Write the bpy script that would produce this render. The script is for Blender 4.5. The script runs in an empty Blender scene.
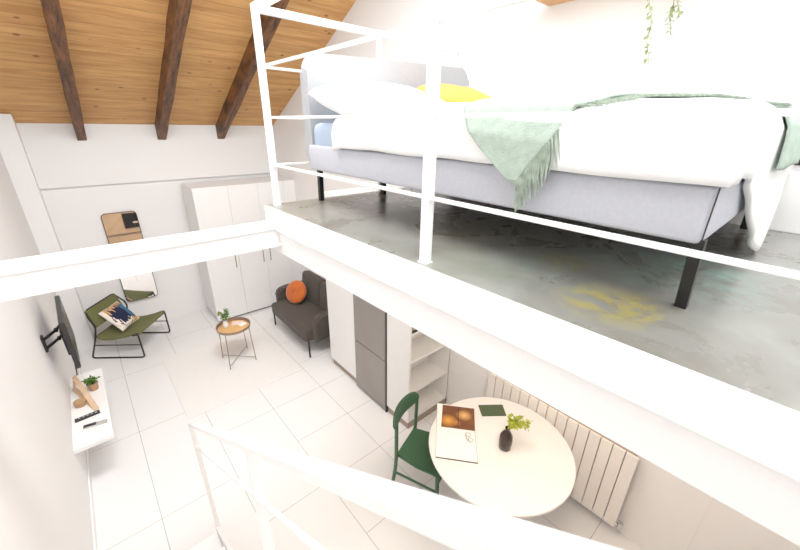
import bpy, bmesh, math, random
from mathutils import Vector, Matrix, noise
random.seed(7)
SC = bpy.context.scene
COL = SC.collection
PI = math.pi

# ------------------------------------------------------------------ materials
def new_mat(name):
    m = bpy.data.materials.new(name); m.use_nodes = True
    nt = m.node_tree
    b = nt.nodes['Principled BSDF']
    return m, nt, b

def L(nt, a, ao, b, bi): nt.links.new(a.outputs[ao], b.inputs[bi])

def mat(name, col, rough=.5, metal=0.0, var=.04, scale=8, bump=0.0, bscale=120, spec=None, sheen=0):
    """principled surface with a soft procedural colour variation and optional fine bump"""
    m, nt, b = new_mat(name)
    tc = nt.nodes.new('ShaderNodeTexCoord')
    n = nt.nodes.new('ShaderNodeTexNoise'); n.inputs['Scale'].default_value = scale; n.inputs['Detail'].default_value = 4
    L(nt, tc, 'Object', n, 'Vector')
    cr = nt.nodes.new('ShaderNodeValToRGB')
    c = col
    cr.color_ramp.elements[0].position = .3; cr.color_ramp.elements[1].position = .7
    cr.color_ramp.elements[0].color = (c[0]*(1-var), c[1]*(1-var), c[2]*(1-var), 1)
    cr.color_ramp.elements[1].color = (min(1, c[0]*(1+var)), min(1, c[1]*(1+var)), min(1, c[2]*(1+var)), 1)
    L(nt, n, 'Fac', cr, 'Fac'); L(nt, cr, 'Color', b, 'Base Color')
    b.inputs['Roughness'].default_value = rough; b.inputs['Metallic'].default_value = metal
    if spec is not None: b.inputs['Specular IOR Level'].default_value = spec
    if sheen: b.inputs['Sheen Weight'].default_value = sheen
    if bump:
        n2 = nt.nodes.new('ShaderNodeTexNoise'); n2.inputs['Scale'].default_value = bscale
        L(nt, tc, 'Object', n2, 'Vector')
        bp = nt.nodes.new('ShaderNodeBump'); bp.inputs['Strength'].default_value = bump; bp.inputs['Distance'].default_value = .01
        L(nt, n2, 'Fac', bp, 'Height'); L(nt, bp, 'Normal', b, 'Normal')
    return m

def sep_pos(nt):
    g = nt.nodes.new('ShaderNodeNewGeometry'); s = nt.nodes.new('ShaderNodeSeparateXYZ')
    L(nt, g, 'Position', s, 'Vector'); return g, s

def math_n(nt, op, a, b=None, c=None):
    n = nt.nodes.new('ShaderNodeMath'); n.operation = op
    for i, v in enumerate((a, b, c)):
        if v is None: continue
        if isinstance(v, (int, float)): n.inputs[i].default_value = v
        else: nt.links.new(v, n.inputs[i])
    return n.outputs[0]

def mix_rgb(nt, fac, a, b, mode='MIX'):
    n = nt.nodes.new('ShaderNodeMix'); n.data_type = 'RGBA'; n.blend_type = mode
    for i, v in ((0, fac), (6, a), (7, b)):
        if isinstance(v, (int, float)): n.inputs[i].default_value = v
        elif isinstance(v, tuple): n.inputs[i].default_value = v
        else: nt.links.new(v, n.inputs[i])
    return n.outputs[2]

def tile_mat():
    m, nt, b = new_mat('white_floor_tile')
    g, s = sep_pos(nt)
    fx = math_n(nt, 'FRACT', math_n(nt, 'DIVIDE', math_n(nt, 'ADD', s.outputs['X'], .148+6), .6))
    def edge(f, t=.0038): return math_n(nt, 'LESS_THAN', math_n(nt, 'MINIMUM', f, math_n(nt, 'SUBTRACT', 1.0, f)), t)
    def row(y0, p, t): return edge(math_n(nt, 'FRACT', math_n(nt, 'DIVIDE', math_n(nt, 'ADD', s.outputs['Y'], -y0+12*p), p)), t)
    inA = math_n(nt, 'LESS_THAN', s.outputs['X'], .452)
    inC = math_n(nt, 'GREATER_THAN', s.outputs['X'], 1.052)
    inB = math_n(nt, 'SUBTRACT', 1.0, math_n(nt, 'ADD', inA, inC))
    ey = math_n(nt, 'ADD', math_n(nt, 'ADD', math_n(nt, 'MULTIPLY', row(2.72, 1.184, .0019), inA), math_n(nt, 'MULTIPLY', row(2.135, 1.184, .0019), inB)), math_n(nt, 'MULTIPLY', row(2.135, .592, .0038), inC))
    e = math_n(nt, 'MAXIMUM', edge(fx), ey)
    n = nt.nodes.new('ShaderNodeTexNoise'); n.inputs['Scale'].default_value = 1.7; n.inputs['Detail'].default_value = 5
    L(nt, g, 'Position', n, 'Vector')
    c1 = mix_rgb(nt, n.outputs['Fac'], (.74, .74, .742, 1), (.79, .79, .792, 1))
    c = mix_rgb(nt, e, c1, (.36, .345, .335, 1))
    nt.links.new(c, b.inputs['Base Color']); b.inputs['Roughness'].default_value = .42
    b.inputs['Specular IOR Level'].default_value = .25
    return m

def wood_ceiling_mat():
    m, nt, b = new_mat('pine_ceiling_boards')
    g, s = sep_pos(nt)
    v = math_n(nt, 'DIVIDE', math_n(nt, 'SUBTRACT', 12.0, s.outputs['Y']), .118)
    fr = math_n(nt, 'FRACT', v); fl = math_n(nt, 'FLOOR', v)
    groove = math_n(nt, 'LESS_THAN', fr, .035)
    wn = nt.nodes.new('ShaderNodeTexWhiteNoise'); wn.noise_dimensions = '1D'
    nt.links.new(fl, wn.inputs['W'])
    cmb = nt.nodes.new('ShaderNodeCombineXYZ')
    nt.links.new(math_n(nt, 'ADD', math_n(nt, 'MULTIPLY', s.outputs['X'], 1.6), math_n(nt, 'MULTIPLY', wn.outputs['Value'], 9)), cmb.inputs['X'])
    nt.links.new(math_n(nt, 'MULTIPLY', s.outputs['Y'], 16), cmb.inputs['Y'])
    n = nt.nodes.new('ShaderNodeTexNoise'); n.inputs['Scale'].default_value = 1.0; n.inputs['Detail'].default_value = 7; n.inputs['Roughness'].default_value = .65
    L(nt, cmb, 'Vector', n, 'Vector')
    cr = nt.nodes.new('ShaderNodeValToRGB')
    cr.color_ramp.elements[0].position = .32; cr.color_ramp.elements[0].color = (.50, .23, .065, 1)
    cr.color_ramp.elements[1].position = .62; cr.color_ramp.elements[1].color = (.72, .41, .15, 1)
    L(nt, n, 'Fac', cr, 'Fac')
    # knots
    cmb2 = nt.nodes.new('ShaderNodeCombineXYZ')
    nt.links.new(math_n(nt, 'MULTIPLY', s.outputs['X'], 2.6), cmb2.inputs['X']); nt.links.new(math_n(nt, 'MULTIPLY', s.outputs['Y'], 4.6), cmb2.inputs['Y'])
    vo = nt.nodes.new('ShaderNodeTexVoronoi'); vo.inputs['Scale'].default_value = 1.7
    L(nt, cmb2, 'Vector', vo, 'Vector')
    rk = nt.nodes.new('ShaderNodeValToRGB')
    rk.color_ramp.elements[0].position = .07; rk.color_ramp.elements[0].color = (.75, .75, .75, 1)
    rk.color_ramp.elements[1].position = .14; rk.color_ramp.elements[1].color = (0, 0, 0, 1)
    L(nt, vo, 'Distance', rk, 'Fac')
    sp = nt.nodes.new('ShaderNodeSeparateColor'); L(nt, vo, 'Color', sp, 'Color')
    keep = math_n(nt, 'GREATER_THAN', sp.outputs[0], .35)
    kn = math_n(nt, 'MULTIPLY', rk.outputs['Color'], keep)
    c = mix_rgb(nt, math_n(nt, 'MULTIPLY', wn.outputs['Value'], .25), cr.outputs['Color'], (.36, .15, .04, 1))
    c = mix_rgb(nt, kn, c, (.10, .03, .01, 1))
    c = mix_rgb(nt, math_n(nt, 'MULTIPLY', groove, .55), c, (.10, .04, .012, 1))
    nt.links.new(c, b.inputs['Base Color']); b.inputs['Roughness'].default_value = .6
    return m

def dark_beam_mat():
    m, nt, b = new_mat('dark_stained_oak')
    tc = nt.nodes.new('ShaderNodeTexCoord'); mp = nt.nodes.new('ShaderNodeMapping'); mp.inputs['Scale'].default_value = (18, 2.2, 5)
    L(nt, tc, 'Object', mp, 'Vector')
    n = nt.nodes.new('ShaderNodeTexNoise'); n.inputs['Scale'].default_value = 1.4; n.inputs['Detail'].default_value = 8; n.inputs['Roughness'].default_value = .7
    L(nt, mp, 'Vector', n, 'Vector')
    cr = nt.nodes.new('ShaderNodeValToRGB')
    cr.color_ramp.elements[0].position = .35; cr.color_ramp.elements[0].color = (.018, .007, .003, 1)
    cr.color_ramp.elements[1].position = .75; cr.color_ramp.elements[1].color = (.30, .115, .035, 1)
    L(nt, n, 'Fac', cr, 'Fac'); L(nt, cr, 'Color', b, 'Base Color')
    b.inputs['Roughness'].default_value = .55
    bp = nt.nodes.new('ShaderNodeBump'); bp.inputs['Strength'].default_value = .6; bp.inputs['Distance'].default_value = .02
    L(nt, n, 'Fac', bp, 'Height'); L(nt, bp, 'Normal', b, 'Normal')
    return m

def concrete_mat():
    m, nt, b = new_mat('polished_grey_resin')
    g, s = sep_pos(nt)
    n = nt.nodes.new('ShaderNodeTexNoise'); n.inputs['Scale'].default_value = 2.4; n.inputs['Detail'].default_value = 7; n.inputs['Distortion'].default_value = .6; n.inputs['Roughness'].default_value = .6
    L(nt, g, 'Position', n, 'Vector')
    cr = nt.nodes.new('ShaderNodeValToRGB')
    e = cr.color_ramp.elements
    e[0].position = .22; e[0].color = (.135, .115, .09, 1)
    e[1].position = .80; e[1].color = (.36, .375, .35, 1)
    k = e.new(.5); k.color = (.235, .235, .21, 1)
    L(nt, n, 'Fac', cr, 'Fac')
    c = cr.outputs['Color']
    n2 = nt.nodes.new('ShaderNodeTexNoise'); n2.inputs['Scale'].default_value = 9; n2.inputs['Detail'].default_value = 6; n2.inputs['Distortion'].default_value = 2
    L(nt, g, 'Position', n2, 'Vector')
    for (x, y, r, col, k) in ((1.035, .285, .16, (.46, .38, .06, 1), .95), (1.26, .52, .12, (.42, .34, .06, 1), .9), (1.02, .72, .25, (.32, .31, .20, 1), .8), (1.12, .62, .3, (.24, .31, .28, 1), .7), (1.5, .25, .35, (.27, .40, .36, 1), .9), (1.35, .95, .35, (.20, .19, .10, 1), .7)):
        d = nt.nodes.new('ShaderNodeVectorMath'); d.operation = 'DISTANCE'
        L(nt, g, 'Position', d, 0); d.inputs[1].default_value = (x, y, 2.55)
        f = math_n(nt, 'MULTIPLY', math_n(nt, 'SUBTRACT', 1.0, math_n(nt, 'DIVIDE', d.outputs['Value'], r)), k)
        f = math_n(nt, 'MULTIPLY', math_n(nt, 'MAXIMUM', f, 0.0), math_n(nt, 'MAXIMUM', math_n(nt, 'MULTIPLY', math_n(nt, 'SUBTRACT', n2.outputs['Fac'], .40), 5.0), 0.0))
        c = mix_rgb(nt, math_n(nt, 'MINIMUM', f, .7), c, col)
    # noise tone with the tinted patches goes straight to the base colour
    nt.links.new(c, b.inputs['Base Color'])
    rr = math_n(nt, 'MULTIPLY_ADD', n.outputs['Fac'], .25, .16)
    nt.links.new(rr, b.inputs['Roughness'])
    return m

def pillow_pattern_mat():
    m, nt, b = new_mat('abstract_navy_print')
    tc = nt.nodes.new('ShaderNodeTexCoord')
    mp = nt.nodes.new('ShaderNodeMapping'); L(nt, tc, 'Generated', mp, 'Vector')
    s = nt.nodes.new('ShaderNodeSeparateXYZ'); L(nt, mp, 'Vector', s, 'Vector')
    n = nt.nodes.new('ShaderNodeTexNoise'); n.inputs['Scale'].default_value = 5; n.inputs['Detail'].default_value = 3
    mp2 = nt.nodes.new('ShaderNodeMapping'); mp2.inputs['Scale'].default_value = (2.2, .7, 1); L(nt, tc, 'Generated', mp2, 'Vector')
    L(nt, mp2, 'Vector', n, 'Vector')
    jag = math_n(nt, 'MULTIPLY', math_n(nt, 'SUBTRACT', n.outputs['Fac'], .5), .9)
    y = math_n(nt, 'ADD', s.outputs['Y'], jag)
    x = math_n(nt, 'ADD', s.outputs['X'], math_n(nt, 'MULTIPLY', jag, .4))
    navy = (.006, .010, .045, 1); blue = (.03, .12, .24, 1); tan = (.62, .36, .15, 1); cream = (.82, .76, .66, 1)
    def less(v, t): return math_n(nt, 'LESS_THAN', v, t)
    c = mix_rgb(nt, less(math_n(nt, 'ADD', y, math_n(nt, 'MULTIPLY', x, -.12)), .80), tan, navy)
    c = mix_rgb(nt, math_n(nt, 'MULTIPLY', less(y, .86), math_n(nt, 'GREATER_THAN', x, .72)), c, blue)
    c = mix_rgb(nt, less(y, .16), c, cream)
    c = mix_rgb(nt, math_n(nt, 'MULTIPLY', less(y, .22), math_n(nt, 'GREATER_THAN', x, .66)), c, tan)
    c = mix_rgb(nt, less(x, .12), c, cream)
    nt.links.new(c, b.inputs['Base Color']); b.inputs['Roughness'].default_value = .9
    return m

def photo_mat():
    m, nt, b = new_mat('printed_photo_page')
    tc = nt.nodes.new('ShaderNodeTexCoord'); s = nt.nodes.new('ShaderNodeSeparateXYZ'); L(nt, tc, 'Generated', s, 'Vector')
    n = nt.nodes.new('ShaderNodeTexNoise'); n.inputs['Scale'].default_value = 4; n.inputs['Detail'].default_value = 6
    L(nt, tc, 'Generated', n, 'Vector')
    c = mix_rgb(nt, n.outputs['Fac'], (.05, .015, .005, 1), (.24, .085, .025, 1))
    for (x, y, r, col) in ((.2, .3, .3, (.75, .34, .06, 1)), (.68, .62, .26, (.8, .45, .15, 1)), (.45, .25, .15, (.5, .2, .05, 1))):
        d = nt.nodes.new('ShaderNodeVectorMath'); d.operation = 'DISTANCE'; L(nt, tc, 'Generated', d, 0); d.inputs[1].default_value = (x, y, 1.0)
        f = math_n(nt, 'MAXIMUM', math_n(nt, 'SUBTRACT', 1.0, math_n(nt, 'DIVIDE', d.outputs['Value'], r)), 0.0)
        c = mix_rgb(nt, f, c, col)
    f = math_n(nt, 'LESS_THAN', math_n(nt, 'ABSOLUTE', math_n(nt, 'SUBTRACT', s.outputs['X'], .5)), .012)
    c = mix_rgb(nt, f, c, (.04, .015, .008, 1))
    nt.links.new(c, b.inputs['Base Color']); b.inputs['Roughness'].default_value = .35
    return m

M = dict(
    wall=mat('white_plaster', (.805, .80, .795), .9, var=.012, scale=1.2, bump=.05, bscale=60),
    white=mat('white_lacquer', (.84, .84, .84), .45, var=.01),
    steel_white=mat('white_painted_steel', (.86, .86, .86), .4, var=.01),
    cabinet=mat('white_cabinet_front', (.80, .80, .795), .5, var=.01),
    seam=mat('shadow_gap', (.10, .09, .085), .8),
    tile=tile_mat(), wood=wood_ceiling_mat(), beam=dark_beam_mat(), concrete=concrete_mat(),
    rug=mat('cream_short_pile', (.78, .772, .762), .95, var=.015, scale=30, bump=.3, bscale=300),
    black=mat('black_powder_coat', (.012, .012, .013), .45),
    blackplastic=mat('black_plastic', (.018, .018, .02), .35),
    green_fabric=mat('olive_canvas', (.125, .135, .045), .9, var=.10, scale=60, bump=.3, bscale=400),
    pattern=pillow_pattern_mat(),
    cream=mat('cream_cotton', (.80, .75, .68), .9),
    sofa=mat('dark_taupe_wool', (.062, .050, .041), .95, var=.12, scale=80, bump=.35, bscale=350, sheen=.1),
    orange=mat('burnt_orange_velvet', (.50, .105, .008), .8, var=.12, scale=14, sheen=.35),
    bronze=mat('bronze_metal', (.33, .24, .17), .38, metal=.75, var=.06),
    tray=mat('amber_tray_surface', (.62, .36, .14), .5, var=.12, scale=5),
    ceramic=mat('white_ceramic', (.85, .85, .83), .25),
    leaf=mat('green_leaf', (.10, .19, .03), .5, var=.35, scale=25),
    leaf_light=mat('lime_leaf', (.36, .42, .03), .5, var=.35, scale=25),
    leaf_pale=mat('grey_green_leaf', (.30, .37, .16), .6, var=.3, scale=25),
    paper=mat('white_paper', (.86, .85, .83), .6, var=.01),
    paperpink=mat('pale_pink_paper', (.80, .60, .52), .6, var=.1),
    photo=photo_mat(),
    greenbook=mat('dark_green_cover', (.055, .085, .035), .6),
    table=mat('white_table_laminate', (.80, .775, .755), .4, var=.01),
    green_wood=mat('dark_green_painted_wood', (.030, .095, .045), .45, var=.06),
    fridge=mat('brushed_grey_steel', (.30, .275, .255), .42, metal=.55, var=.05, scale=3),
    fridgeside=mat('dark_fridge_side', (.05, .05, .055), .4),
    plinth=mat('brown_grey_plinth', (.33, .27, .22), .7),
    radiator=mat('ivory_radiator_enamel', (.78, .745, .70), .4, var=.01),
    chrome=mat('chrome', (.6, .6, .6), .2, metal=1),
    bedgrey=mat('light_grey_upholstery', (.50, .515, .57), .95, var=.04, scale=90, bump=.25, bscale=400),
    headgrey=mat('pale_grey_headboard', (.40, .41, .43), .95, var=.04, scale=90, bump=.25, bscale=400),
    sheet=mat('blue_grey_sheet', (.36, .44, .56), .9, var=.06),
    duvet=mat('white_bed_linen', (.86, .86, .86), .9, var=.01, bump=.1, bscale=200),
    yellow=mat('mustard_cotton', (.80, .37, .07), .9, var=.06, scale=20),
    sage=mat('sage_green_knit', (.42, .52, .445), .95, var=.10, scale=40, bump=.5, bscale=260),
    sage_fringe=mat('sage_fringe_yarn', (.30, .37, .30), .95, var=.35, scale=40),
    vase=mat('dark_brown_glass', (.030, .017, .012), .22, var=.2),
    plywood=mat('pale_plywood', (.66, .47, .31), .6, var=.1, scale=14),
    basket=mat('woven_tan', (.42, .26, .14), .85, var=.25, scale=60),
    shelfwood=mat('warm_pine_shelf', (.62, .34, .15), .6, var=.12, scale=12),
    kitchenwood=mat('light_beech_front', (.60, .42, .27), .6, var=.08),
    clear=mat('clear_grey_plastic', (.45, .44, .43), .2),
    stitch=mat('dark_seam_thread', (.03, .027, .024), .9),
)
mm, nt_, b_ = new_mat('mirror_silver'); b_.inputs['Metallic'].default_value = 1; b_.inputs['Roughness'].default_value = .02; b_.inputs['Base Color'].default_value = (.9, .9, .9, 1); M['mirror'] = mm
mm, nt_, b_ = new_mat('roof_window_glass'); b_.inputs['Transmission Weight'].default_value = 1; b_.inputs['Roughness'].default_value = 0; b_.inputs['IOR'].default_value = 1.02; M['glass'] = mm
mm, nt_, b_ = new_mat('tv_screen_black'); b_.inputs['Base Color'].default_value = (.006, .006, .007, 1); b_.inputs['Roughness'].default_value = .25; M['screen'] = mm

# ------------------------------------------------------------------ mesh helpers
def NB(): return bmesh.new()

def bx(bm, x0, x1, y0, y1, z0, z1, bevel=0.0, seg=2, mat4=None):
    r = bmesh.ops.create_cube(bm, size=1.0)
    vs = r['verts']
    T = Matrix.Translation(((x0+x1)/2, (y0+y1)/2, (z0+z1)/2)) @ Matrix.Diagonal((abs(x1-x0), abs(y1-y0), abs(z1-z0), 1))
    bmesh.ops.transform(bm, matrix=T, verts=vs)
    if bevel > 0:
        es = list({e for v in vs for e in v.link_edges})
        g = bmesh.ops.bevel(bm, geom=es, offset=bevel, segments=seg, profile=.5, affect='EDGES')
        vs = list({v for f in g['faces'] for v in f.verts} | {v for v in vs if v.is_valid})
    if mat4 is not None: bmesh.ops.transform(bm, matrix=mat4, verts=[v for v in vs if v.is_valid])
    return bm

def beam_box(bm, p0, p1, w, h, up=(0, 0, 1), bevel=0.0):
    """a rectangular bar from p0 to p1, w across, h along 'up'"""
    p0, p1 = Vector(p0), Vector(p1); d = (p1-p0); ln = d.length; d.normalize()
    up = Vector(up); s = d.cross(up).normalized(); u = s.cross(d).normalized()
    Mx = Matrix((( *d, 0), (*s, 0), (*u, 0), (0, 0, 0, 1))).transposed()
    Mx.translation = (p0+p1)/2
    return bx(bm, -ln/2, ln/2, -w/2, w/2, -h/2, h/2, bevel, 2, Mx)

def fillet(pts, r, n=5, closed=False):
    pts = [Vector(p) for p in pts]; out = []
    N = len(pts)
    for i in range(N):
        if not closed and i in (0, N-1): out.append(pts[i]); continue
        a, b, c = pts[i-1], pts[i], pts[(i+1) % N]
        u = (a-b); v = (c-b); rr = min(r, u.length*.45, v.length*.45); u.normalize(); v.normalize()
        pa, pc = b+u*rr, b+v*rr
        for k in range(n+1):
            t = k/n; out.append((1-t)**2*pa + 2*t*(1-t)*b + t*t*pc)
    return out

def tube(bm, pts, r, n=8, closed=False, r1=None):
    pts = [Vector(p) for p in pts]; N = len(pts); rings = []
    prev = None
    for i, p in enumerate(pts):
        a = pts[i-1] if (i > 0 or closed) else p
        c = pts[(i+1) % N] if (i < N-1 or closed) else p
        d = (c-a)
        if d.length < 1e-9: d = Vector((0, 0, 1))
        d.normalize()
        if prev is None:
            ref = Vector((0, 0, 1)) if abs(d.z) < .9 else Vector((1, 0, 0))
            s = d.cross(ref).normalized()
        else:
            s = (prev - d*prev.dot(d))
            s = s.normalized() if s.length > 1e-6 else d.cross(Vector((1, 0, 0))).normalized()
        prev = s; u = d.cross(s)
        rad = r if r1 is None else r+(r1-r)*i/(N-1)
        rings.append([bm.verts.new(p + (s*math.cos(2*PI*k/n)+u*math.sin(2*PI*k/n))*rad) for k in range(n)])
    for i in range(N if closed else N-1):
        A, B = rings[i], rings[(i+1) % N]
        off = 0
        if closed and i == N-1:
            off = min(range(n), key=lambda o: (A[0].co-B[o].co).length)
        for k in range(n):
            bm.faces.new((A[k], A[(k+1) % n], B[(k+1+off) % n], B[(k+off) % n]))
    if not closed:
        bm.faces.new(list(reversed(rings[0]))); bm.faces.new(rings[-1])
    return bm

def lathe(bm, prof, c=(0, 0, 0), n=32, cap0=True, cap1=True):
    c = Vector(c); rings = []
    for (r, z) in prof:
        rings.append([bm.verts.new(c+Vector((r*math.cos(2*PI*k/n), r*math.sin(2*PI*k/n), z))) for k in range(n)])
    for A, B in zip(rings, rings[1:]):
        for k in range(n): bm.faces.new((A[k], A[(k+1) % n], B[(k+1) % n], B[k]))
    if cap0: bm.faces.new(list(reversed(rings[0])))
    if cap1: bm.faces.new(rings[-1])
    return bm

def grid(bm, nu, nv, fn):
    V = [[bm.verts.new(fn(i/nu, j/nv)) for j in range(nv+1)] for i in range(nu+1)]
    for i in range(nu):
        for j in range(nv):
            try: bm.faces.new((V[i][j], V[i+1][j], V[i+1][j+1], V[i][j+1]))
            except ValueError: pass
    return bm

def prism(bm, poly, h, axis='z', base=0.0):
    """extrude a 2-D polygon; axis gives the extrusion direction"""
    def P(a, b, t):
        return {'z': (a, b, t), 'x': (t, a, b), 'y': (a, t, b)}[axis]
    lo = [bm.verts.new(P(a, b, base)) for a, b in poly]; hi = [bm.verts.new(P(a, b, base+h)) for a, b in poly]
    n = len(poly)
    bm.faces.new(list(reversed(lo))); bm.faces.new(hi)
    for i in range(n): bm.faces.new((lo[i], lo[(i+1) % n], hi[(i+1) % n], hi[i]))
    return bm

def rrect(x0, x1, y0, y1, r, n=5):
    pts = []
    for (cx, cy, a0) in ((x1-r, y1-r, 0), (x0+r, y1-r, 90), (x0+r, y0+r, 180), (x1-r, y0+r, 270)):
        for k in range(n+1):
            a = math.radians(a0+90*k/n); pts.append((cx+r*math.cos(a), cy+r*math.sin(a)))
    return pts

def obj(name, bm, m, parent=None, smooth=False, angle=40, solid=0, sub=0, xf=None):
    bmesh.ops.remove_doubles(bm, verts=bm.verts[:], dist=1e-6)
    bmesh.ops.recalc_face_normals(bm, faces=bm.faces[:])
    if xf is not None: bmesh.ops.transform(bm, matrix=xf, verts=bm.verts[:])
    me = bpy.data.meshes.new(name); bm.to_mesh(me); bm.free()
    me.materials.append(M[m] if isinstance(m, str) else m)
    if smooth:
        for p in me.polygons: p.use_smooth = True
        try: me.set_sharp_from_angle(angle=math.radians(angle))
        except Exception: pass
    o = bpy.data.objects.new(name, me); COL.objects.link(o)
    if solid:
        md = o.modifiers.new('thick', 'SOLIDIFY'); md.thickness = solid; md.offset = 0
    if sub:
        md = o.modifiers.new('sub', 'SUBSURF'); md.levels = sub; md.render_levels = sub
    if parent is not None:
        o.parent = parent
        o.matrix_parent_inverse = parent.matrix_basis.inverted()
    return o

def tag(o, label, cat, group=None):
    o['label'] = label; o['category'] = cat
    if group: o['group'] = group
    return o

def thing(name, label, cat, loc=(0, 0, 0), group=None):
    o = bpy.data.objects.new(name, None); COL.objects.link(o); o.location = loc
    o.empty_display_size = .1
    return tag(o, label, cat, group)

def struct(name, bm, m, parent=None, **k):
    o = obj(name, bm, m, parent, **k)
    if parent is None: o['kind'] = 'structure'
    return o

def box_bm(*a, **k): return bx(NB(), *a, **k)

def superpillow(bm, w, h, t, n=14, pinch=.35, mat4=None, wr=.0, seed=0):
    """a stuffed square cushion in the XY plane, thickness along Z"""
    for sgn in (1, -1):
        def f(u, v):
            a, b = 2*u-1, 2*v-1
            k = (1-a*a)*(1-b*b)
            z = sgn*t/2*(max(0, k)**.42)
            s = 1-pinch*.12*(1-abs(a)**2)*abs(b)**3
            s2 = 1-pinch*.12*(1-abs(b)**2)*abs(a)**3
            p = Vector((a*w/2*s2, b*h/2*s, z))
            if wr: p.z += wr*k*noise.noise((a*2.3+seed, b*2.3, sgn))
            return mat4 @ p if mat4 is not None else p
        grid(bm, n, n, f)
    return bm

def leaf(bm, p, d, up, ln, w):
    d = Vector(d).normalized(); s = d.cross(Vector(up))
    s = s.normalized() if s.length > 1e-6 else Vector((1, 0, 0)); u = s.cross(d)
    p = Vector(p)
    a = bm.verts.new(p); b = bm.verts.new(p+d*ln*.5+s*w/2+u*ln*.08); c = bm.verts.new(p+d*ln-u*ln*.1); e = bm.verts.new(p+d*ln*.5-s*w/2+u*ln*.08); f = bm.verts.new(p+d*ln*.5)
    bm.faces.new((a, b, f)); bm.faces.new((b, c, f)); bm.faces.new((c, e, f)); bm.faces.new((e, a, f))

def bouquet(bm, base, top, spread, nstem, nleaf, ln, w, seed=1, curve=0):
    rd = random.Random(seed); base = Vector(base); top = Vector(top)
    for i in range(nstem):
        a = rd.uniform(0, 2*PI); r = spread*math.sqrt(rd.random())
        tip = top+Vector((math.cos(a)*r, math.sin(a)*r, rd.uniform(-.3, .3)*spread))
        mid = (base+tip)/2+Vector((0, 0, .15*spread))
        pts = [base, (base+mid)/2, mid, tip]
        tube(bm, pts, w*.06+.0006, 4)
        for k in range(nleaf):
            t = .45+.55*rd.random()
            q = base*(1-t)**2+mid*2*t*(1-t)+tip*t*t
            dr = Vector((rd.uniform(-1, 1), rd.uniform(-1, 1), rd.uniform(-.3, .8)))
            leaf(bm, q, dr, (rd.uniform(-1, 1), rd.uniform(-1, 1), 1), ln*rd.uniform(.7, 1.2), w*rd.uniform(.7, 1.2))
    return bm

# ------------------------------------------------------------------ setting
XL, XR, YW, YB = -.57, 2.70, 6.40, -1.60
def roof(y): return 2.93+.50*(YW-y)
YR = 1.4                                # ridge
struct('floor', box_bm(XL-.2, XR+.2, YB-.2, YW+.2, -.12, 0), 'tile')
struct('wall_left', prism(NB(), [(YB-.2, 0), (YW+.2, 0), (YW+.2, roof(YW)-.05), (YR, roof(YR)), (YB-.2, roof(YR)-.50*(YR-YB))], -.15, 'x', XL), 'wall')
struct('wall_right', prism(NB(), [(YB-.2, 0), (YW+.2, 0), (YW+.2, roof(YW)-.05), (YR, roof(YR)), (YB-.2, roof(YR)-.50*(YR-YB))], .15, 'x', XR), 'wall')
struct('wall_far', box_bm(XL, XR, YW, YW+.15, 0, 3.1), 'wall')
struct('wall_back', box_bm(XL, XR, YB-.15, YB, 0, 4.2), 'wall')
b = NB(); bx(b, XL, XR, YW-.05, YW, 2.2, 2.99); struct('trim_1', b, 'wall')          # thicker upper wall over the wardrobe
b = NB(); bx(b, XL, XL+.195, YW-.27, YW, 0, 3.05, .004); struct('trim_2', b, 'wall')  # corner pier
# sloping boarded ceiling
b = NB()
for dz in (0,):
    prism(b, [(YW+.2, roof(YW+.2)), (YR, roof(YR)), (YR, roof(YR)+.12), (YW+.2, roof(YW+.2)+.12)], XR-XL+.3, 'x', XL-.15)
struct('ceiling', b, 'wood')
# unseen back slope with two guessed roof windows, added to let daylight in
def rb(y): return roof(YR)-.50*(YR-y)
b = NB()
def slope_piece(x0, x1, y0, y1):
    vs = []
    for t in (0, .12):
        vs.append([b.verts.new((x, y, rb(y)+t)) for x, y in ((x0, y0), (x1, y0), (x1, y1), (x0, y1))])
    lo, hi = vs
    b.faces.new(list(reversed(lo))); b.faces.new(hi)
    for i in range(4): b.faces.new((lo[i], lo[(i+1) % 4], hi[(i+1) % 4], hi[i]))
slope_piece(XL-.15, XR+.15, .9, YR); slope_piece(XL-.15, XR+.15, YB-.2, -.9)
slope_piece(XL-.15, -.2, -.9, .9); slope_piece(.95, 1.2, -.9, .9); slope_piece(2.35, XR+.15, -.9, .9)
struct('ceiling_back', b, 'wall')
for i, (x0, x1) in enumerate(((-.2, .95), (1.2, 2.35))):
    b = NB()
    for (p0, p1) in (((x0, -.9), (x1, -.9)), ((x1, -.9), (x1, .9)), ((x1, .9), (x0, .9)), ((x0, .9), (x0, -.9))):
        beam_box(b, (p0[0], p0[1], rb(p0[1])+.06), (p1[0], p1[1], rb(p1[1])+.06), .07, .14)
    w = struct('window_%d' % (i+1), b, 'white')
    g = NB(); vs = [g.verts.new((x, y, rb(y)+.08)) for x, y in ((x0, -.9), (x1, -.9), (x1, .9), (x0, .9))]; g.faces.new(vs)
    obj('pane', g, 'glass', w)
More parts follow.
